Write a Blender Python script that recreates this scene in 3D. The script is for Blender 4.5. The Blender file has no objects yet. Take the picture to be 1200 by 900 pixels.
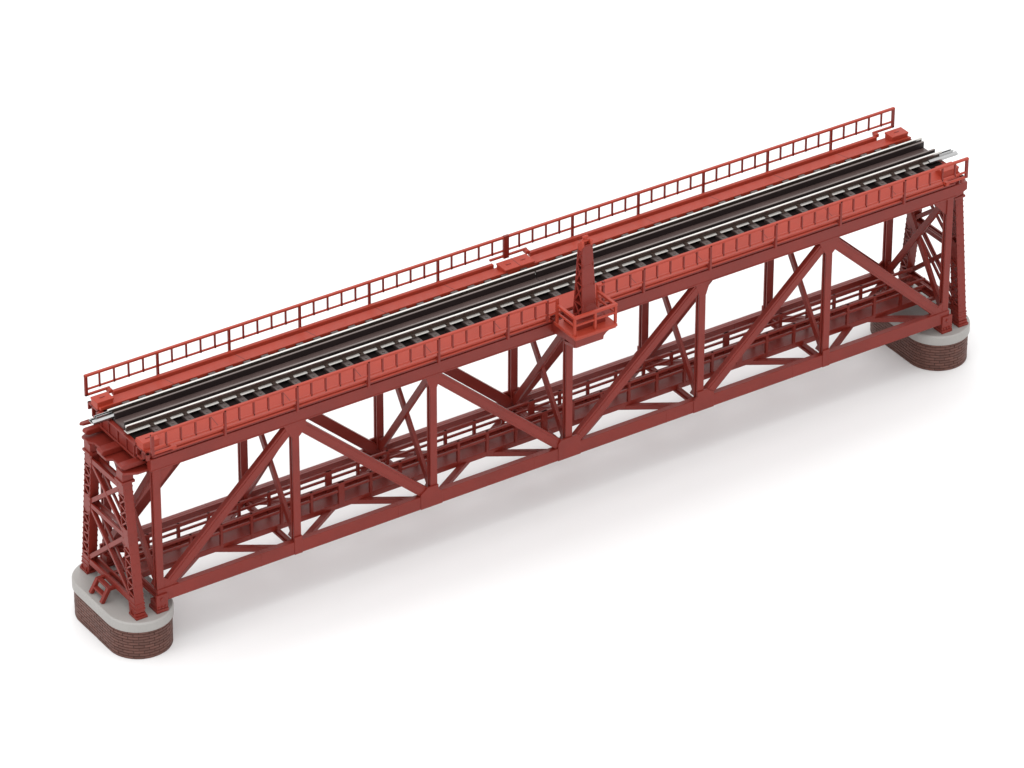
import bpy, math, random
from mathutils import Vector, Matrix

random.seed(7)
S = 0.001                 # everything below is written in millimetres
GZ = 58.6                 # lifts the modelling zero (underside of the top chord) above the table
scene = bpy.context.scene
COL = scene.collection

# ------------------------------------------------------------------ materials
def principled(name, rgb, rough=0.45, metal=0.0, var=0.06, bump=0.0, scale=900.0, spec=0.5, wear=0.0):
    m = bpy.data.materials.new(name); m.use_nodes = True
    nt = m.node_tree; b = nt.nodes['Principled BSDF']
    b.inputs['Roughness'].default_value = rough
    b.inputs['Metallic'].default_value = metal
    b.inputs['Specular IOR Level'].default_value = spec
    tc = nt.nodes.new('ShaderNodeTexCoord')
    n = nt.nodes.new('ShaderNodeTexNoise'); n.inputs['Scale'].default_value = scale * 0.12
    n.inputs['Detail'].default_value = 5.0
    nt.links.new(tc.outputs['Object'], n.inputs['Vector'])
    r = nt.nodes.new('ShaderNodeValToRGB')
    r.color_ramp.elements[0].position = 0.3; r.color_ramp.elements[1].position = 0.7
    lo = [c * (1 - var) for c in rgb]; hi = [min(1, c * (1 + var)) for c in rgb]
    r.color_ramp.elements[0].color = (*lo, 1); r.color_ramp.elements[1].color = (*hi, 1)
    nt.links.new(n.outputs['Fac'], r.inputs['Fac'])
    nt.links.new(r.outputs['Color'], b.inputs['Base Color'])
    mr = nt.nodes.new('ShaderNodeMapRange')
    mr.inputs['To Min'].default_value = rough - 0.06; mr.inputs['To Max'].default_value = rough + 0.06
    nt.links.new(n.outputs['Fac'], mr.inputs['Value']); nt.links.new(mr.outputs['Result'], b.inputs['Roughness'])
    if bump:
        n2 = nt.nodes.new('ShaderNodeTexNoise'); n2.inputs['Scale'].default_value = scale * 3
        n2.inputs['Detail'].default_value = 3.0
        nt.links.new(tc.outputs['Object'], n2.inputs['Vector'])
        bp = nt.nodes.new('ShaderNodeBump'); bp.inputs['Strength'].default_value = bump
        bp.inputs['Distance'].default_value = 0.0001
        nt.links.new(n2.outputs['Fac'], bp.inputs['Height']); nt.links.new(bp.outputs['Normal'], b.inputs['Normal'])
    return m

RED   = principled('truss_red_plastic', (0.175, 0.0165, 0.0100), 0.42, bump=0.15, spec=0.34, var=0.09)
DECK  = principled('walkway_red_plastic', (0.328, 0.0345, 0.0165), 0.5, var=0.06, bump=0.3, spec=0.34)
STEEL = principled('polished_rail_steel', (0.50, 0.485, 0.46), 0.3, metal=1.0, var=0.04)
JOINT = principled('joiner_steel', (0.42, 0.42, 0.42), 0.28, metal=1.0, var=0.05)
BROWN = principled('dark_brown_rail_paint', (0.036, 0.021, 0.015), 0.5, var=0.15, bump=0.1)
TIE   = principled('dark_sleeper_plastic', (0.034, 0.022, 0.020), 0.5, var=0.2, bump=0.3)
PLATE = principled('brown_track_plastic', (0.070, 0.044, 0.040), 0.45, var=0.12, bump=0.4)
CAP   = principled('grey_cap_plastic', (0.31, 0.297, 0.283), 0.5, var=0.03, bump=0.15)
BED   = principled('black_track_bed', (0.008, 0.005, 0.005), 0.8, var=0.2, spec=0.1)
GUARD = principled('guard_rail_plastic', (0.016, 0.010, 0.010), 0.45, var=0.1, spec=0.3)
TIETOP = principled('sleeper_end_plate', (0.058, 0.040, 0.036), 0.5, var=0.15)
GUARD_GLINT  = principled('guard_edge_highlight', (0.120, 0.092, 0.084), 0.45, var=0.15)  # paler strip along the guard tops: grazing highlight put into the colour
MORTAR = principled('dark_mortar', (0.038, 0.014, 0.010), 0.7, var=0.1)
DARK  = principled('dark_recess', (0.05, 0.008, 0.007), 0.6)

BRICK = principled('brown_brick_plastic', (0.125, 0.050, 0.038), 0.55, bump=0.25)
nt = BRICK.node_tree
geo = nt.nodes.new('ShaderNodeNewGeometry')
ramp = nt.nodes.new('ShaderNodeValToRGB')
ramp.color_ramp.elements[0].color = (0.080, 0.027, 0.018, 1); ramp.color_ramp.elements[1].color = (0.118, 0.044, 0.031, 1)
nt.links.new(geo.outputs['Random Per Island'], ramp.inputs['Fac'])
nt.links.new(ramp.outputs['Color'], nt.nodes['Principled BSDF'].inputs['Base Color'])

TABLE = principled('white_paper_sweep', (0.83, 0.83, 0.83), 0.75, var=0.004, scale=30, spec=0.2)

# ------------------------------------------------------------------ mesh builder
class MB:
    def __init__(s): s.v = []; s.f = []; s.m = []
    def _add(s, vs, fs, mi=0):
        o = len(s.v); s.v += [tuple(v) for v in vs]
        s.f += [tuple(i + o for i in f) for f in fs]; s.m += [mi] * len(fs)
        return s
    def box(s, x0, x1, y0, y1, z0, z1, mi=0):
        x0, x1 = min(x0, x1), max(x0, x1); y0, y1 = min(y0, y1), max(y0, y1); z0, z1 = min(z0, z1), max(z0, z1)
        vs = [(x, y, z) for x in (x0, x1) for y in (y0, y1) for z in (z0, z1)]
        return s._add(vs, [(0,1,3,2),(4,6,7,5),(0,4,5,1),(2,3,7,6),(0,2,6,4),(1,5,7,3)], mi)
    def bar(s, a, b, side, w, d, mi=0):
        """box from a to b; w = size along `side` (made square to the axis), d = size along the third direction"""
        a, b, side = Vector(a), Vector(b), Vector(side)
        ax = (b - a).normalized(); sd = (side - ax * side.dot(ax)).normalized(); th = ax.cross(sd)
        vs = []
        for p in (a, b):
            for i in (-.5, .5):
                for j in (-.5, .5):
                    vs.append(p + sd * (w * i) + th * (d * j))
        c = sum(vs, Vector()) / 8
        fs = [(0,1,3,2),(4,6,7,5),(0,4,5,1),(2,3,7,6),(0,2,6,4),(1,5,7,3)]
        out = []
        for f in fs:
            n = (vs[f[1]] - vs[f[0]]).cross(vs[f[2]] - vs[f[0]])
            fc = sum((vs[i] for i in f), Vector()) / 4
            out.append(f if n.dot(fc - c) > 0 else f[::-1])
        return s._add(vs, out, mi)
    def prism(s, pts, axis, t0, t1, mi=0):
        """polygon pts (2-D) extruded along axis between t0 and t1"""
        def P(u, v, t):
            return {'x': (t, u, v), 'y': (u, t, v), 'z': (u, v, t)}[axis]
        n = len(pts)
        vs = [Vector(P(u, v, t0)) for u, v in pts] + [Vector(P(u, v, t1)) for u, v in pts]
        fs = [tuple(range(n)), tuple(range(2*n-1, n-1, -1))] + [(i, i+n, (i+1) % n + n, (i+1) % n) for i in range(n)]
        area = sum(pts[i][0]*pts[(i+1) % n][1] - pts[(i+1) % n][0]*pts[i][1] for i in range(n))
        flip = (area > 0) != ((t1 < t0) ^ (axis == 'y'))
        fs = [f[::-1] for f in fs] if flip else fs
        return s._add(vs, fs, mi)
    def cyl(s, a, b, r, r2=None, n=12, mi=0):
        a, b = Vector(a), Vector(b); r2 = r if r2 is None else r2
        ax = (b - a).normalized(); u = ax.orthogonal().normalized(); v = ax.cross(u)
        vs = [a + (u*math.cos(2*math.pi*i/n) + v*math.sin(2*math.pi*i/n))*r for i in range(n)]
        vs += [b + (u*math.cos(2*math.pi*i/n) + v*math.sin(2*math.pi*i/n))*r2 for i in range(n)]
        fs = [tuple(range(n-1, -1, -1)), tuple(range(n, 2*n))] + [(i, (i+1) % n, (i+1) % n + n, i+n) for i in range(n)]
        return s._add(vs, fs, mi)
    def build(s, name, mat, parent=None, base=(0, 0, 0), bevel=0.12, kind=None):
        """ONE mesh object, its vertices given relative to base (the place of its thing)"""
        me = bpy.data.meshes.new(name)
        me.from_pydata([((x-base[0])*S, (y-base[1])*S, (z-base[2])*S) for x, y, z in s.v], [], s.f)
        for m in (mat if isinstance(mat, (list, tuple)) else [mat]): me.materials.append(m)
        for p, mi in zip(me.polygons, s.m): p.material_index = mi
        me.update()
        o = bpy.data.objects.new(name, me); COL.objects.link(o)
        if parent is not None: o.parent = parent
        else: o.location = (base[0]*S, base[1]*S, (base[2]+GZ)*S)
        if bevel:
            b = o.modifiers.new('edge', 'BEVEL'); b.width = bevel*S; b.segments = 2
            b.limit_method = 'ANGLE'; b.angle_limit = math.radians(40); b.use_clamp_overlap = True
        return o

def thing(name, label, cat, base, group=None):
    o = bpy.data.objects.new(name, None); COL.objects.link(o)
    o.location = (base[0]*S, base[1]*S, (base[2]+GZ)*S)
    o.empty_display_size = 0.01
    o['label'] = label; o['category'] = cat
    if group: o['group'] = group
    return o

def copy_child(src, parent, dx=0.0, dy=0.0):
    c = src.copy(); COL.objects.link(c); c.parent = parent
    c.location = (dx*S, dy*S, 0)
    return c

# ------------------------------------------------------------------ table
tb = MB(); tb._add([(-9000,-9000,-58.6),(9000,-9000,-58.6),(9000,9000,-58.6),(-9000,9000,-58.6)], [(0,1,2,3)])
t = tb.build('tabletop', TABLE, bevel=0); t['kind'] = 'structure'; t['label'] = 'plain white seamless tabletop under the model bridge'

# ------------------------------------------------------------------ piers
def stadium(a, b, n=28):
    pts = []
    for i in range(n+1):
        t = math.pi * i / n; pts.append((a*math.cos(t), b + a*math.sin(t)))
    for i in range(n+1):
        t = math.pi + math.pi * i / n; pts.append((a*math.cos(t), -b + a*math.sin(t)))
    return pts

def make_pier(cx, label):
    base = (cx, 0, -58.6)
    root = thing('brick_pier', label, 'pier', base, 'brick piers under the two bridge ends')
    # cap: chamfered slab, straight sides along Y, round ends
    mb = MB(); A, B = 9.9, 8.65
    layers = [(A, -49.35), (A, -46.75), (A-0.4, -46.3)]
    n = len(stadium(A, B))
    for a, z in layers: mb.v += [(cx+x, y, z) for x, y in stadium(a, B)]
    for k in range(len(layers)-1):
        for i in range(n):
            j = (i+1) % n
            mb.f.append((k*n+i, k*n+j, (k+1)*n+j, (k+1)*n+i)); mb.m.append(0)
    mb.f += [tuple(range(n-1, -1, -1)), tuple(range((len(layers)-1)*n, len(layers)*n))]; mb.m += [0, 0]
    mb.build('cap', CAP, root, base, bevel=0.1)
    # brick body: mortar core and courses of separate raised bricks in one mesh
    a, b = 9.25, 8.65
    mb = MB(); pts = stadium(a, b)
    mb.prism([(cx+x, y) for x, y in pts], 'z', -58.6, -49.36, 0)
    per = 4*b + 2*math.pi*a
    def at(u):
        u %= per
        if u < 2*b: return (a, -b+u), (1, 0)
        u -= 2*b
        if u < math.pi*a: t = u/a; return (a*math.cos(t), b+a*math.sin(t)), (math.cos(t), math.sin(t))
        u -= math.pi*a
        if u < 2*b: return (-a, b-u), (-1, 0)
        u -= 2*b; t = math.pi + u/a
        return (a*math.cos(t), -b+a*math.sin(t)), (math.cos(t), math.sin(t))
    rows = 10; rh = (58.6-49.36)/rows; nb = 31; bl = per/nb
    for r in range(rows):
        z0 = -58.6 + r*rh + 0.10; z1 = z0 + rh - 0.19
        for k in range(nb):
            u0 = (k + 0.5*(r % 2))*bl + 0.09 + random.uniform(-.04, .04); u1 = (k+1 + 0.5*(r % 2))*bl - 0.08 + random.uniform(-.04, .04)
            m = 4; vs = []; pr = 0.20 + random.uniform(-.03, .03)
            for i in range(m+1):
                (x, y), (nx, ny) = at(u0 + (u1-u0)*i/m)
                vs += [(cx+x-nx*.2, y-ny*.2, z0), (cx+x+nx*pr, y+ny*pr, z0), (cx+x+nx*pr, y+ny*pr, z1), (cx+x-nx*.2, y-ny*.2, z1)]
            fs = []
            for i in range(m):
                o = 4*i
                fs += [(o, o+4, o+5, o+1), (o+1, o+5, o+6, o+2), (o+2, o+6, o+7, o+3)]
            fs += [(0, 1, 2, 3), (4*m+3, 4*m+2, 4*m+1, 4*m)]
            mb._add(vs, [f[::-1] for f in fs] if False else fs, 1)
    mb.build('brick_body', [MORTAR, BRICK], root, base, bevel=0.0)
    return root
make_pier(-139.95, 'oval brown brick pier with small red access steps standing on its grey cap')
make_pier(138.3, 'oval brown brick pier with grey cap, partly hidden behind the long truss')

# ------------------------------------------------------------------ trestle towers
def make_tower(sx, label):
    X = lambda x: sx*x
    base = (X(142.8), 0, -46.3)
    root = thing('trestle_tower', label, 'tower', base, 'red trestle towers on the piers')
    xo, xi = 144.2, 141.4                 # outer and inner face of the bent
    ztop, zbot = -4.4, -44.6
    def yc(z): return 8.9 + (13.4-8.9)*(ztop-z)/(ztop-zbot)
    hw = 1.55
    for sy in (-1, 1):
        mb = MB()
        for e in (-1, 1):                 # two solid side plates
            o = e*hw
            mb.bar((X((xo+xi)/2), sy*(yc(ztop)+o), ztop), (X((xo+xi)/2), sy*(yc(zbot)+o), zbot), (1,0,0), xo-xi, 0.45)
        for z in (ztop-0.9, (ztop+zbot)/2, zbot+0.9):
            mb.box(X(xo-.25), X(xi+.25), sy*(yc(z)-hw), sy*(yc(z)+hw), z-0.9, z+0.9)
        leg = mb.build('leg', RED, root, base, bevel=0.08)
        lc = MB(); nV = 11
        for xf in (xo-0.12, xi+0.12):     # zigzag lacing on the outer and inner face
            for k in range(nV):
                za = ztop-1.6 - (ztop-zbot-3.2)*k/nV; zb = ztop-1.6 - (ztop-zbot-3.2)*(k+.72)/nV; zc = ztop-1.6 - (ztop-zbot-3.2)*(k+1)/nV
                lc.bar((X(xf), sy*(yc(za)+hw), za), (X(xf), sy*(yc(zb)-hw), zb), (1,0,0), 0.34, 0.46)
                lc.bar((X(xf), sy*(yc(zb)-hw), zb), (X(xf), sy*(yc(zc)+hw), zc), (1,0,0), 0.34, 0.46)
            for z in (ztop-1.2, -21.6, zbot+1.8):   # gusset plates of the bracing
                lc.bar((X(xf), sy*(yc(z+2.6)-.3), z+2.6), (X(xf), sy*(yc(z-2.6)-.3), z-2.6), (1,0,0), 0.36, 2*hw+.5)
        for k in range(21):               # rivet heads along the plate edges
            z = ztop-1.2-k*1.86
            for e in (-1, 1):
                for xf, o in ((xo, .22), (xi, -.22)):
                    lc.box(X(xf), X(xf+o*.6), sy*yc(z)+e*hw-.2, sy*yc(z)+e*hw+.2, z-.22, z+.22)
        lc.build('lacing', RED, leg, base, bevel=0.0)
        ft = MB(); y = sy*(yc(zbot)+.35)
        ft.box(X(144.65), X(140.95), y-2.1, y+2.1, -46.3, -45.5)
        ft.box(X(144.3), X(141.3), y-1.7, y+1.7, -45.5, -44.7)
        for z in (-43.6, -42.0): ft.box(X(144.42), X(141.2), sy*(yc(z)-hw-.25), sy*(yc(z)+hw+.35), z-.25, z+.25)
        for e in (-1, 1): ft.cyl((X(144.4), y+e*1.2, -45.5), (X(144.4), y+e*1.2, -44.6), .28)
        for k in range(12):              # rivet rows on the outer plate
            z = ztop-2-k*3.3
            for e in (-.75, .75):
                ft.cyl((X((xo+xi)/2+e), sy*(yc(z)+hw), z), (X((xo+xi)/2+e), sy*(yc(z)+hw+.36), z), .16, n=6)
        ft.build('foot', RED, leg, base, bevel=0.1)
        tp = MB()
        yt = sy*yc(ztop)
        tp.box(X(144.8), X(140.6), yt-2.1, yt+2.1, -4.4, -3.6)
        tp.box(X(144.4), X(140.9), yt-1.7, yt+1.7, -3.6, -0.9)
        tp.build('leg_cap', RED, leg, base, bevel=0.12)
    # bracing in the plane of the bent: horizontals, then crosses in two panels
    def brace(y0, z0, y1, z1, w, off, name):
        m = MB()
        m.bar((X(xo-.35-off), y0, z0), (X(xo-.35-off), y1, z1), (1,0,0), 0.6, w)
        m.bar((X(xo-.95), y0, z0), (X(xo-.95), y1, z1), (1,0,0), 1.0, w*.36)
        m.bar((X(xi+.35+off), y0, z0), (X(xi+.35+off), y1, z1), (1,0,0), 0.6, w)
        m.build(name, RED, root, base, bevel=0.08)
    zt, zm, zb = -6.2, -21.6, -41.6
    for z, w in ((zt, 1.7), (zm, 1.5), (zb, 1.9)):
        brace(-(yc(z)-hw), z, yc(z)-hw, z, w, 0.0, 'strut')
    brace(yc(zt)-hw, zt-1, -(yc(zm)-hw), zm+1, 1.0, 0.06, 'brace')
    brace(-(yc(zt)-hw), zt-1, yc(zm)-hw, zm+1, 1.3, 0.14, 'brace')
    brace(yc(zm)-hw, zm-1, -(yc(zb)-hw), zb+1, 1.0, 0.06, 'brace')
    brace(-(yc(zm)-hw), zm-1, yc(zb)-hw, zb+1, 1.3, 0.14, 'brace')
    return root
make_tower(-1, 'dark red laced trestle tower facing outward on the pier with the access steps')
make_tower(1, 'dark red laced trestle tower behind the far end of the truss')

# ------------------------------------------------------------------ truss bridge
base = (0, 0, -43.2)
bridge = thing('truss_bridge', 'long dark red deck truss bridge spanning the two brick piers', 'bridge', base)
def part(mb, name, mat=RED, parent=bridge, bevel=0.12): return mb.build(name, mat, parent, base, bevel)
PX = [-136.2, -91.65, -46.2, 0.0, 46.25, 91.6, 135.9]
YO, YI = 15.45, 13.25
for sy in (-1, 1):
    Yo, Yi, Ym = sy*YO, sy*YI, sy*(YO+YI)/2
    tc = MB(); tc.prism([(-138, 0), (138.3, 0), (141.7, 1.4), (141.7, 4.0), (-138, 4.0)], 'y', Yo, Yi)
    tc.box(-137.8, 138, Yo+sy*.12, Yi-sy*.12, 0.02, 0.5)
    chord = part(tc, 'top_chord')
    bc = MB(); bc.box(-137.4, 137.4, Yo, sy*14.2, -43.25, -39.1); bc.box(-137.2, 137.2, sy*14.3, sy*13.5, -39.7, -39.15)
    for x in PX[1:-1]: bc.box(x-12.2, x-12.0, Yo+sy*.06, sy*14.1, -43.29, -39.06)
    bchord = part(bc, 'bottom_chord')
    for i, x in enumerate(PX):
        po = MB()
        po.box(x-1.15, x+1.15, Yo-sy*.25, Yo-sy*.95, -39.4, 0.2)
        po.box(x-1.15, x+1.15, Yi, Yi+sy*.65, -39.4, 0.2)
        po.box(x-.7, x+.7, Yo-sy*.5, Yi+sy*.5, -39.4, 0.2)
        post = part(po, 'post')
        g = sy*.16
        def gusset(pts, y0, y1): part(MB().prism([(x+a, b) for a, b in pts], 'y', y0, y1), 'gusset', bevel=0.06)
        if 0 < i < 6:
            if i % 2 and i != 3:   # N1 and N5: diagonals meet at the top
                gusset([(-3.8, .1), (-2.8, -2.2), (-1.15, -4.8), (1.15, -4.8), (2.8, -3.2), (3.4, -1.2), (3.4, .1)], Yo-sy*.2, Yo-sy*.7)
                gusset([(-1.3, -43.3), (1.3, -43.3), (1.3, -37.6), (-1.3, -37.6)], Yo+g, Yo-sy*.5)
            else:
                e = -1 if i == 2 else 1
                if i == 3:
                    gusset([(-2.2, .1), (-1.15, -3.4), (1.15, -3.4), (2.2, .1)], Yo-sy*.2, Yo-sy*.7)
                    gusset([(-3.9, -43.3), (3.9, -43.3), (3.9, -37.6), (3.0, -36.5), (-3.0, -36.5), (-3.9, -37.6)], Yo+g, Yo-sy*.5)
                else:
                    gusset([(-2.6, .1), (-1.15, -4.2), (1.15, -4.2), (2.6, .1)], Yo-sy*.2, Yo-sy*.7)
                    gusset([(e*4.7, -43.3), (e*4.7, -38.4), (e*2.2, -36.6), (-e*1.25, -36.6), (-e*1.25, -38.2), (-e*2.6, -39.3), (-e*2.6, -43.3)], Yo+g, Yo-sy*.5)
        else:
            e = 1 if i == 0 else -1
            gusset([(-e*1.15, -43.25), (e*6.2, -43.25), (e*6.2, -39.3), (e*1.15, -35.9), (-e*1.15, -35.9)], Yo-sy*.32, Yo-sy*.9)
            gusset([(0, .1), (0, -5.4), (e*1.2, -5.4), (e*5.4, -1.0), (e*5.4, .1)], Ym-.5, Ym+.5)
    # diagonals: up, down, down | up, up, down
    up = [True, False, False, True, True, False]
    for i, u in enumerate(up):
        a, b = PX[i], PX[i+1]
        d = 1.6
        p0 = (a+d, -39.6) if u else (a+d, -1.4)
        p1 = (b-d, -1.4) if u else (b-d, -39.6)
        di = MB()
        di.bar((p0[0], (Yo-sy*.42+Yi+sy*.12)/2, p0[1]), (p1[0], (Yo-sy*.42+Yi+sy*.12)/2, p1[1]), (0,1,0), YO-YI-.54, 3.2)
        # raised middle rib on the outer face, as on the moulding
        di.bar((p0[0], Yo-sy*.37, p0[1]), (p1[0], Yo-sy*.37, p1[1]), (0,1,0), .22, 1.9)
        part(di, 'diagonal')
    # bearing shoes under the end posts
    for e in (-1, 1):
        sh = MB(); x = e*136.3
        sh.box(x-1.9, x+1.9, Yo+sy*.75, Yi-sy*1.6, -46.3, -45.2)
        sh.box(x-1.6, x+1.6, Yo+sy*.45, Yi-sy*1.2, -45.2, -43.2)
        sh.box(x-1.75, x+1.9, Yo+sy*.5, Yo-sy*.3, -45.2, -40.6)
        for k in (-1, 0, 1): sh.cyl((x+k*1.05, Yo+sy*.3, -44.6), (x+k*1.05, Yo+sy*.85, -44.6), .34, n=10)
        sh.cyl((x, Yo+sy*.3, -42.1), (x, Yo+sy*.8, -42.1), .55, n=14)
        part(sh, 'bearing_shoe')
# sway crosses at every panel point, bottom struts and laterals
for i, x in enumerate(PX):
    sb = MB()
    sb.bar((x-.35, -13.2, -1.4), (x-.35, 13.2, -39.6), (1,0,0), 1.0, 2.0)
    sb.bar((x+.35, 13.2, -1.4), (x+.35, -13.2, -39.6), (1,0,0), 1.04, 2.0)
    part(sb, 'sway_brace')
    for sy in (-1, 1):
        part(MB().prism([(sy*13.4, 0.0), (sy*13.4, -5.6), (sy*12.6, -5.6), (sy*8.4, 0.0)], 'x', x-.62, x+.62), 'sway_gusset', bevel=.06)
        part(MB().prism([(sy*13.4, -39.5), (sy*13.4, -35.6), (sy*12.9, -35.6), (sy*10.6, -39.5)], 'x', x-.62, x+.62), 'sway_gusset', bevel=.06)
    st = MB(); st.box(x-.8, x+.8, -13.35, 13.35, -43.0, -42.4); st.box(x-.35, x+.35, -13.35, 13.35, -42.4, -40.9)
    st.box(x-.8, x+.8, -13.35, 13.35, -40.9, -40.4) if abs(x) < 1 else st.box(x-.78, x+.78, -13.35, 13.35, -42.36, -42.2)
    part(st, 'bottom_strut')
for i in range(6):
    a, b = PX[i], PX[i+1]
    for j, (y0, y1) in enumerate(((-13.4, 13.4), (13.4, -13.4))):
        la = MB(); o = .06*j
        la.bar((a+1.4, y0, -42.2+o), (b-1.4, y1, -42.2+o), (0,0,1), 1.5, 1.7-.05*j)
        part(la, 'bottom_lateral')
# floor beams, stringers and end beams under the track
for k in range(-6, 7):
    fb = MB(); x = k*22.7
    x = max(-136.2, min(136.2, x))
    fb.box(x-.35, x+.35, -13.4, 13.4, .6, 5.2); fb.box(x-1, x+1, -13.4, 13.4, 5.2, 5.7); fb.box(x-1, x+1, -13.4, 13.4, .2, .65)
    part(fb, 'floor_beam')
for y in (-4.85, 4.85):
    sg = MB(); sg.box(-138.6, 138.6, y-.4, y+.4, 2.6, 6.6); sg.box(-138.6, 138.6, y-1.2, y+1.2, 6.3, 7.0); sg.box(-138.6, 138.6, y-1.0, y+1.0, 2.2, 2.65)
    part(sg, 'stringer')
for e in (-1, 1):
    eb = MB(); X = lambda x: e*x
    eb.box(X(138.7), X(139.3), -10.2, 10.2, 2.6, 6.4)
    eb.box(X(138.5), X(139.9), -10.2, 10.2, 6.4, 7.0)
    eb.box(X(138.4), X(139.8), -10.4, 10.4, 1.9, 2.6)
    for y in (-9, -4.85, 0, 4.85, 9): eb.box(X(139.2), X(139.7), y-.25, y+.25, 2.5, 6.45)
    part(eb, 'end_beam')
    # plate over the tower with tongues that lock to the next span
    pl = MB()
    pts = [(136.5, -13.2), (141.0, -13.2), (144.6, -11.4), (144.6, -8.0), (143.4, -6.6), (143.2, -3.6), (144.8, -2.4), (144.8, 2.4), (143.2, 3.6), (143.4, 6.6), (144.6, 8.0), (144.6, 11.4), (141.0, 13.2), (136.5, 13.2)]
    pl.prism([(X(a), b) for a, b in pts], 'z', -0.85, -0.1)
    part(pl, 'saddle_plate')
    for yy, L, w in ((0, 145.6, 1.5), (-10.4*-e, 145.0, 1.1), (10.4*-e, 144.4, 1.0)):
        z0, z1 = (-.1, 1.9) if yy == 0 else (.6, 2.4)
        tg = MB().prism([(X(137), z0), (X(L-1.2), z0), (X(L), z0+.7), (X(L), z1-.5), (X(L-.5), z1), (X(137), z1)], 'y', yy-w, yy+w)
        part(tg, 'tongue', bevel=0.3)
    if e < 0: part(MB().prism([(X(137), 11.6), (X(143.4), 12.3), (X(144.2), 13.2), (X(143.4), 13.8), (X(137), 13.8)], 'z', 2.2, 3.0), 'tongue', bevel=0.25)

# ---- walkways with railings either side of the track
POST = [k*23.19 for k in range(-6, 7)]
for sy in (-1, 1):
    Y = lambda y: sy*y
    wk = MB()
    wk.prism([(Y(9.4), 7.2), (Y(15.0), 6.2), (Y(15.0), 7.0), (Y(9.4), 8.2)], 'x', -139.3, 139.3)
    for x in POST[1:-1]: pass
    gaps = MB()
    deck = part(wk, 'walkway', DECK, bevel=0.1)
    for x in POST[1:-1]:
        if sy < 0 and abs(x) < 1: continue
        part(MB().prism([(Y(9.5), 7.9), (Y(14.9), 6.9), (Y(14.9), 7.03), (Y(9.5), 8.195)], 'x', x-.08, x+.08), 'deck_joint', DARK, deck, bevel=0)
    fs = MB()                            # edge strip, carried outside the deck; stops at the refuge and the ends
    for x0, x1 in ((-131.5, -5.5), (7.0, 131.5)) if sy > 0 else ((-131.5, -8.0), (8.2, 131.5)):
        fs.box(x0, x1, Y(15.9), Y(17.05), 7.05, 7.5); fs.box(x0, x1, Y(15.9), Y(16.75), 6.6, 7.05); fs.box(x0, x1, Y(15.9), Y(17.1), 6.05, 6.6)
    part(fs, 'edge_strip', DECK, deck, bevel=0.1)
    br = MB()
    br.box(-137, 137, Y(14.4), Y(15.5), 4.4, 5.0)
    for k in range(-24, 25):
        x = k*5.7; br.box(x-.5, x+.5, Y(10.6), Y(15.3), 4.3, 5.6)
    br.box(-138.5, 138.5, Y(11.3), Y(11.9), 4.2, 6.3); br.box(-138.5, 138.5, Y(14.0), Y(14.6), 4.2, 6.3)
    for e in (-1, 1):                    # open end frames below the boxes
        x = e*139.2
        for y0, y1, z0, z1 in ((10.4, 11.0, 3.4, 7.2), (13.4, 14.0, 3.4, 7.2), (15.6, 16.2, 4.6, 7.0), (10.4, 16.2, 6.4, 7.0), (10.4, 14.0, 3.4, 4.1)):
            br.box(x-.5, x+.5, Y(y0), Y(y1), z0, z1)
    part(br, 'bracket', RED, deck, bevel=0.08)
    def cable_box(x0, x1, two):
        ya, yb, zt = (9.2, 14.0, 9.1) if two else (10.6, 14.3, 9.4)
        cb = MB(); cb.box(x0, x1, Y(ya), Y(yb), 6.4, zt-.5); cb.box(x0-.12, x1+.12, Y(ya-.12), Y(yb+.12), zt-.6, zt)
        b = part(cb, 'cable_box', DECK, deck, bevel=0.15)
        for c in ((x0*.75+x1*.25, x0*.25+x1*.75) if two else ((x0+x1)/2,)):
            part(MB().box(c-.8, c+.8, Y((ya+yb)/2)-.18, Y((ya+yb)/2)+.18, zt-.2, zt+.14), 'handle', RED, b, bevel=0.08)
        if two:
            part(MB().box((x0+x1)/2-.08, (x0+x1)/2+.08, Y(ya-.1), Y(yb+.1), zt-.5, zt+.012), 'lid_joint', DARK, b, bevel=0)
    cable_box(-139.6, -134.5, False); cable_box(133.1, 139.0, False)
    if sy > 0: cable_box(-5.9, 4.1, True)
    # railing
    rail = bpy.data.objects.new('railing', None); COL.objects.link(rail); rail.parent = bridge; rail.empty_display_size = .005
    ra, rb = Y(17.9), Y(18.45)
    spans = ((-139.3, 139.3),) if sy > 0 else ((-139.3, -10.2), (9.5, 139.3))
    tr = MB(); lr = MB()
    for a, b in spans:
        tr.box(a, b, Y(17.7), Y(18.6), 13.62, 14.3); lr.box(a, b, ra, rb, 9.25, 9.78)
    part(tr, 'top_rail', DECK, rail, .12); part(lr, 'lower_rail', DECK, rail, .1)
    for a, b in ((-139.3, -131.4), (131.4, 139.3)) + (((-5.6, 7.2),) if sy > 0 else ()):
        kb = MB(); kb.box(a, b, Y(17.75), Y(18.45), 7.5, 8.1)
        kb.box(a if a > 0 else b, (a+1.2) if a > 0 else b-1.2, Y(16.4), Y(18.3), 6.9, 7.95)
        part(kb, 'clip_bar', DECK, rail, .1)
    proto = None; pk = None
    for k, x in enumerate(POST):
        if sy < 0 and k == 6: continue
        pm = MB()
        if abs(x) > 138: xx = math.copysign(138.85, x); pm.box(xx-.45, xx+.45, Y(17.75), Y(18.5), 7.5, 14.2)
        elif k == 6: pm.box(x-.9, x+.9, Y(17.65), Y(18.55), 7.0, 14.45)
        else:
            pm.box(x-.36, x+.36, Y(17.85), Y(18.6), 5.7, 14.2); pm.box(x-.3, x+.3, Y(16.3), Y(18.3), 6.4, 7.0)
        part(pm, 'post', RED, rail, .08)  # posts and pickets: backlit shade put into colour by the darker red
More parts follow.
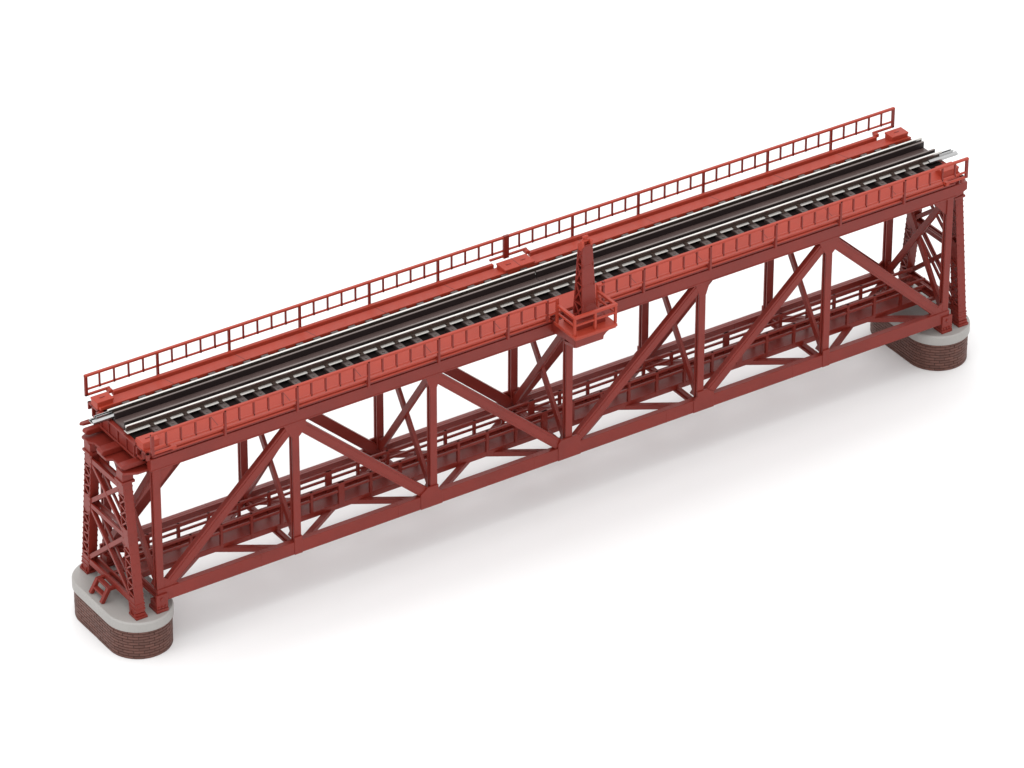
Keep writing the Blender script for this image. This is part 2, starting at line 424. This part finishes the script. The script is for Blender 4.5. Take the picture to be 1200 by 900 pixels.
    for k in range(-30, 31):
        if k % 5 == 0: continue
        x = k*4.638
        if sy < 0 and abs(x) < 9.9: continue
        if pk is None:
            pm = MB(); pm.box(-.25, .25, ra, rb, 9.1, 13.9); pk = part(pm, 'picket', RED, rail, .06); pk.location = (x*S, 0, 0)
        else: copy_child(pk, rail, x)
    if sy < 0:
        for x in (-9.9, 9.2):
            pm = MB(); pm.box(x-.36, x+.36, Y(17.8), Y(18.5), 7.2, 14.2); part(pm, 'post', RED, rail, .08)

# ---- inspection walkway along the bottom of the truss, with a railing each side
iw = MB(); iw.box(-137.5, 137.5, -3.2, 3.2, -41.1, -40.5)
for y in (-3.4, 3.4): iw.box(-137.5, 137.5, y-.35, y+.35, -42.1, -40.35)
insp = part(iw, 'inspection_walkway', RED)
part(MB().box(-137.2, 137.2, 3.8, 4.15, -41.4, -38.7), 'toe_board', RED, insp, .08)
xs = [k*9.9-.72 for k in range(-13, 14)]
for y in (-3.4, 3.4):
    r1 = MB(); r1.box(-137, 137, y-.4, y+.4, -34.3, -33.6); part(r1, 'top_rail', RED, insp, .1)
    r2 = MB(); r2.box(-137, 137, y-.3, y+.3, -36.7, -36.0); part(r2, 'mid_rail', RED, insp, .1)
    pp = None
    for n, x in enumerate(xs):
        if n in (6, 13, 20):
            pm = MB(); pm.box(x-1.0, x+1.0, y-.42, y+.42, -42.0, -33.6); part(pm, 'post', RED, insp, .08); continue
        if pp is None:
            pm = MB(); pm.box(-.45, .45, y-.42, y+.42, -42.0, -33.6); pp = part(pm, 'post', RED, insp, .08); pp.location = (x*S, 0, 0)
        else: copy_child(pp, insp, x)
for e in (-1, 1):
    ld = MB(); X = lambda x: e*x
    for y in (-3.0, 3.0):
        ld.bar((X(137), y, -42.3), (X(146.0), y, -42.3), (0,1,0), 1.1, 1.0)
        ld.bar((X(145.8), y, -42.0), (X(148.3), y, -46.2), (0,1,0), 1.15, 1.2)
    for x, z in ((145.6, -42.25), (147.1, -44.3)): ld.bar((X(x), -3, z), (X(x), 3, z), (1,0,0), 1.4, .7)
    for x in (141.0, 143.0): ld.bar((X(x), -3, -42.3), (X(x), 3, -42.3), (1,0,0), 1.3, .5)
    part(ld, 'access_steps', RED, bridge, .1)

# ------------------------------------------------------------------ mast platform on the near side
base = (0.5, -18.4, 2.0)
plat = thing('mast_platform', 'small red railed refuge platform with a tapered lattice mast at mid bridge', 'platform', base)
fl = MB(); fl.box(-7.2, 7.3, -28.4, -17.6, 5.1, 6.0)
fl.box(-6.9, 7.0, -28.1, -17.6, 4.6, 5.12)
part(fl, 'floor', DECK, plat, .15)
co = MB()
co.prism([(-6.4, 4.7), (-6.4, 1.9), (3.0, 1.9), (3.2, 3.0), (4.2, 3.9), (6.2, 4.7)], 'y', -27.6, -26.9)
for x in (-5.9, 2.2):
    co.prism([(-27.2, 4.7), (-27.2, 1.9), (-22.4, 2.2), (-16.2, 1.2), (-15.6, 1.2), (-15.6, 4.7)], 'x', x-.5, x+.5)
co.bar((-6.0, -26.9, 2.1), (-5.2, -20.8, .2), (0,0,1), .9, 1.0)
co.bar((-5.4, -21.2, .3), (-1.2, -15.7, .3), (0,0,1), .9, .9)
part(co, 'corbel', RED, plat, .1)
pr = bpy.data.objects.new('railing', None); COL.objects.link(pr); pr.parent = plat; pr.empty_display_size = .005
x0, x1, yf, yb = -6.6, 7.3, -27.2, -18.3
tr = MB(); tr.box(x0-.5, x1+.5, yf-.5, yf+.5, 11.3, 12.1)
for x in (x0, x1): tr.box(x-.5, x+.5, yf+.5, yb, 11.3, 12.1)
part(tr, 'top_rail', DECK, pr, .14)
mr = MB(); mr.box(x0-.28, x1+.28, yf-.28, yf+.28, 8.8, 9.4)
for x in (x0, x1): mr.box(x-.28, x+.28, yf+.28, yb, 8.8, 9.4)
part(mr, 'mid_rail', DECK, pr, .12)
for x, y in ((x0, yf), ((x0+x1)/2, yf), (x1, yf), (x0, yb), (x1, yb)):
    pm = MB(); pm.box(x-.38, x+.38, y-.38, y+.38, 5.8, 11.6 if y == yf else 13.9); part(pm, 'post', DECK, pr, .1)
for x in (x0, x1):      # side tie to the main railing
    pm = MB()
    for z in (13.4, 9.4): pm.bar((x, yb, z), (-9.6 if x < 0 else 9.4, -18.4, z), (0,1,0), .7, .6)
    part(pm, 'tie_bar', DECK, pr, .1)
# mast
mx, zb, zt = 0.25, 5.95, 31.4
def rect(z):
    f = (z-zb)/(zt-zb)
    return (mx-2.6+f*.85, mx+2.6-f*.85, -24.7+f*1.6, -19.6-f*1.2)
ms = MB()
def frustum(mb, z0, z1, g0, g1):
    """closed tapered plate; g gives x0,x1,y0,y1 at a height"""
    a, b = g0, g1
    vs = [(a[0],a[2],z0),(a[1],a[2],z0),(a[1],a[3],z0),(a[0],a[3],z0),(b[0],b[2],z1),(b[1],b[2],z1),(b[1],b[3],z1),(b[0],b[3],z1)]
    mb._add(vs, [(3,2,1,0),(4,5,6,7),(0,1,5,4),(1,2,6,5),(2,3,7,6),(3,0,4,7)])
A, B = rect(zb), rect(zt)
frustum(ms, zb, zt, (A[0], A[1], A[2], A[2]+.55), (B[0], B[1], B[2], B[2]+.5))
frustum(ms, zb, zt, (A[0], A[1], A[3]-.55, A[3]), (B[0], B[1], B[3]-.5, B[3]))
mast = part(ms, 'mast', RED, plat, .1)
part(MB().box(-4.6, 5.2, -25.4, -18.6, 5.9, 8.6), 'mast_base', RED, plat, .15)
lc = MB()
for z in (zb+.5, 12.5, 18.8, 25.0, zt-.5):
    r = rect(z); lc.box(r[0]+.12, r[1]-.12, r[2]-.06, r[3]+.06, z-.18, z+.18)
zz = [zb+.5, 12.5, 18.8, 25.0, zt-.5]
for k in range(4):
    for side in (0, 1):
        ra, rb_ = rect(zz[k]), rect(zz[k+1])
        xa = ra[0]+.3 if side == 0 else ra[1]-.3; xb = rb_[0]+.3 if side == 0 else rb_[1]-.3
        lc.bar((xa, ra[2], zz[k]), (xb, rb_[3], zz[k+1]), (1,0,0), .35, .6)
        lc.bar((xa, ra[3], zz[k]), (xb, rb_[2], zz[k+1]), (1,0,0), .34, .6)
part(lc, 'lacing', RED, mast, .05)
hk = MB(); r = rect(zt)
for sx in (-1, 1):
    xa = mx + sx*1.4
    hk.prism([(r[2]-.05, zt-1.8), (r[2]-.05, zt+1.0), (r[2]+.5, zt+1.4), (r[2]+1.1, zt+.6), (r[3], zt+.4), (r[3], zt-1.8)], 'x', xa-.38, xa+.38)
hk.cyl((mx-1.7, -21.9, zt+.8), (mx+1.7, -21.9, zt+.8), .4)
hk.box(mx-.2, mx+.7, -22.0, -21.0, zt-.4, zt+1.8)
hk.cyl((mx-.6, -21.6, zt+1.9), (mx+1.1, -21.6, zt+1.9), .45)
part(hk, 'mast_head', DECK, mast, .12)

# ------------------------------------------------------------------ track
base = (0, 0, 7.0)
track = thing('railway_track', 'straight dark track with silver rails and inner guard rails on top of the bridge', 'railway track', base)
RY = 4.9
for sy in (-1, 1):
    y = sy*RY; ra = MB(); xa, xb = -139.6, 139.6
    ra.prism([(y-1.06, 7.9), (y+1.06, 7.9), (y+1.06, 8.1), (y+.3, 8.40), (y-.3, 8.40), (y-1.06, 8.1)], 'x', xa, xb, 0)
    ra.box(xa, xb, y-.24, y+.24, 8.4, 9.55, 1)
    ra.prism([(y-.24, 9.45), (y+.24, 9.45), (y+.36, 9.6), (y+.36, 10.0), (y+.27, 10.08), (y-.27, 10.08), (y-.36, 10.0), (y-.36, 9.6)], 'x', xa, xb, 0)
    rl = part(ra, 'rail', [STEEL, BROWN], track, 0.05)
    e = -1 if sy > 0 else 1           # one joiner per rail, at opposite ends
    jn = MB(); X = lambda x: e*x
    jn.box(X(134.6), X(144.9), y-1.3, y+1.3, 7.65, 7.88)
    for q in (-1, 1):
        jn.prism([(y+q*1.3, 7.65), (y+q*1.3, 8.3), (y+q*.36, 8.72), (y+q*.30, 8.52), (y+q*1.14, 8.16), (y+q*1.14, 7.65)], 'x', X(134.6), X(144.9))
        jn.prism([(y+q*.28, 8.6), (y+q*.5, 8.55), (y+q*.52, 9.4), (y+q*.3, 9.4)], 'x', X(138.5), X(143.6))
    part(jn, 'joiner', JOINT, rl, .08)
tb = MB(); tb.box(-138.6, 138.6, -8.6, 8.6, 6.75, 7.05); part(tb, 'track_bed', BED, track, .1)
cp = MB()
for a, b in ((-138.8, -.15), (.15, 138.8)):
    cp.box(a, b, -2.4, 2.4, 7.2, 8.02)
part(cp, 'centre_plate', PLATE, track, .1)
for sy in (-1, 1):
    gr = MB()
    for a, b in ((-138.8, -.2), (.2, 138.8)):
        gr.box(a, b, sy*2.45, sy*3.0, 7.2, 9.86, 0)
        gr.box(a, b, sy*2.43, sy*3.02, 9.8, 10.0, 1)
        gr.box(a, b, sy*2.9, sy*3.4, 7.2, 8.1, 0)
    part(gr, 'guard_rail', [GUARD, GUARD_GLINT], track, .06)
half = [131.7, 126.5, 121.2] + [115.6-5.74*k for k in range(20)]
ps = None
for x in sorted([-h for h in half] + [0.0] + half):
    if ps is None:
        tm = MB(); tm.box(-1.15, 1.15, -9.2, 9.2, 6.8, 7.95)
        ps = part(tm, 'sleeper', TIE, track, .12); ps.location = (x*S, 0, 0)
        chs = []
        for sy in (-1, 1):
            ch = MB()
            ch.box(-.62, .62, sy*5.12, sy*6.35, 7.9, 8.34); ch.box(-.62, .62, sy*5.1, sy*5.6, 8.1, 8.7); ch.box(-.36, .36, sy*5.6, sy*6.0, 8.2, 8.55)
            ch.box(-.62, .62, sy*3.42, sy*4.6, 7.9, 8.36)
            chs.append(part(ch, 'rail_chair', BROWN, ps, .08))
            bt = MB(); bt.box(-1.08, 1.08, sy*7.0, sy*9.1, 7.85, 8.04); bt.cyl((0, sy*8.0, 8.0), (0, sy*8.0, 8.22), .38, n=10)
            chs.append(part(bt, 'bolt_plate', TIETOP, ps, .06))
    else:
        s2 = copy_child(ps, track, x)
        for c in chs:
            c2 = c.copy(); COL.objects.link(c2); c2.parent = s2; c2.location = (0, 0, 0)

# ------------------------------------------------------------------ light
def area(name, loc, target, size, power, color=(1, 1, 1)):
    l = bpy.data.lights.new(name, 'AREA'); l.shape = 'SQUARE'; l.size = size; l.energy = power; l.color = color
    o = bpy.data.objects.new(name, l); COL.objects.link(o); o.location = loc
    d = Vector(target) - Vector(loc); o.rotation_euler = d.to_track_quat('-Z', 'Y').to_euler()
    return o
area('overhead_softbox', (-0.3, 0.3, 1.9), (0, 0, 0.05), 1.6, 3.0)
area('front_softbox', (-0.7, -1.6, 1.15), (0, 0, 0.03), 1.3, 5.5)
area('left_softbox', (-1.9, 0.2, 1.0), (0, 0, 0.03), 1.0, 4.5)
area('rear_softbox', (1.15, 1.75, 1.32), (0, 0, 0.05), 1.0, 2.8)
# studio tent: a dome that is bright overhead and dimmer towards the horizon
w = bpy.data.worlds.new('World'); scene.world = w; w.use_nodes = True
wn = w.node_tree; bg = wn.nodes['Background']; bg.inputs['Strength'].default_value = 0.95
tcw = wn.nodes.new('ShaderNodeTexCoord'); sx_ = wn.nodes.new('ShaderNodeSeparateXYZ'); rw = wn.nodes.new('ShaderNodeValToRGB')
wn.links.new(tcw.outputs['Generated'], sx_.inputs['Vector']); wn.links.new(sx_.outputs['Z'], rw.inputs['Fac'])
rw.color_ramp.elements[0].position = 0.0; rw.color_ramp.elements[0].color = (0.42, 0.42, 0.42, 1)
rw.color_ramp.elements[1].position = 1.0; rw.color_ramp.elements[1].color = (1.0, 1.0, 1.0, 1)
for p_, v_ in ((0.3, 0.60), (0.6, 0.92)):
    e_ = rw.color_ramp.elements.new(p_); e_.color = (v_, v_, v_, 1)
wn.links.new(rw.outputs['Color'], bg.inputs['Color'])

# ------------------------------------------------------------------ camera (solved from the photograph's own lines)
cam = bpy.data.cameras.new('Camera'); co_ = bpy.data.objects.new('Camera', cam); COL.objects.link(co_)
cam.sensor_width = 36.0; cam.lens = 6542.933/1200*36
cam.clip_start = 0.05; cam.clip_end = 60
R = Vector((0.8345771257603168, -0.5508831457003506, 0.002963265248762866)); U = Vector((0.2888911, 0.4422283, 0.8491035)); F = Vector((0.4690673, 0.7077863, -0.5282182))
M = Matrix(((R.x, U.x, -F.x), (R.y, U.y, -F.y), (R.z, U.z, -F.z))).to_4x4()
M.translation = Vector((-763.85868*S, -1137.97727*S, (826.11394+GZ)*S))
co_.matrix_world = M
scene.camera = co_
scene.view_settings.view_transform = 'Standard'; scene.view_settings.look = 'None'
scene.view_settings.exposure = 0.68; scene.view_settings.gamma = 1.0
scene.cycles.max_bounces = 8; scene.cycles.diffuse_bounces = 5
scene.cycles.use_denoising = True
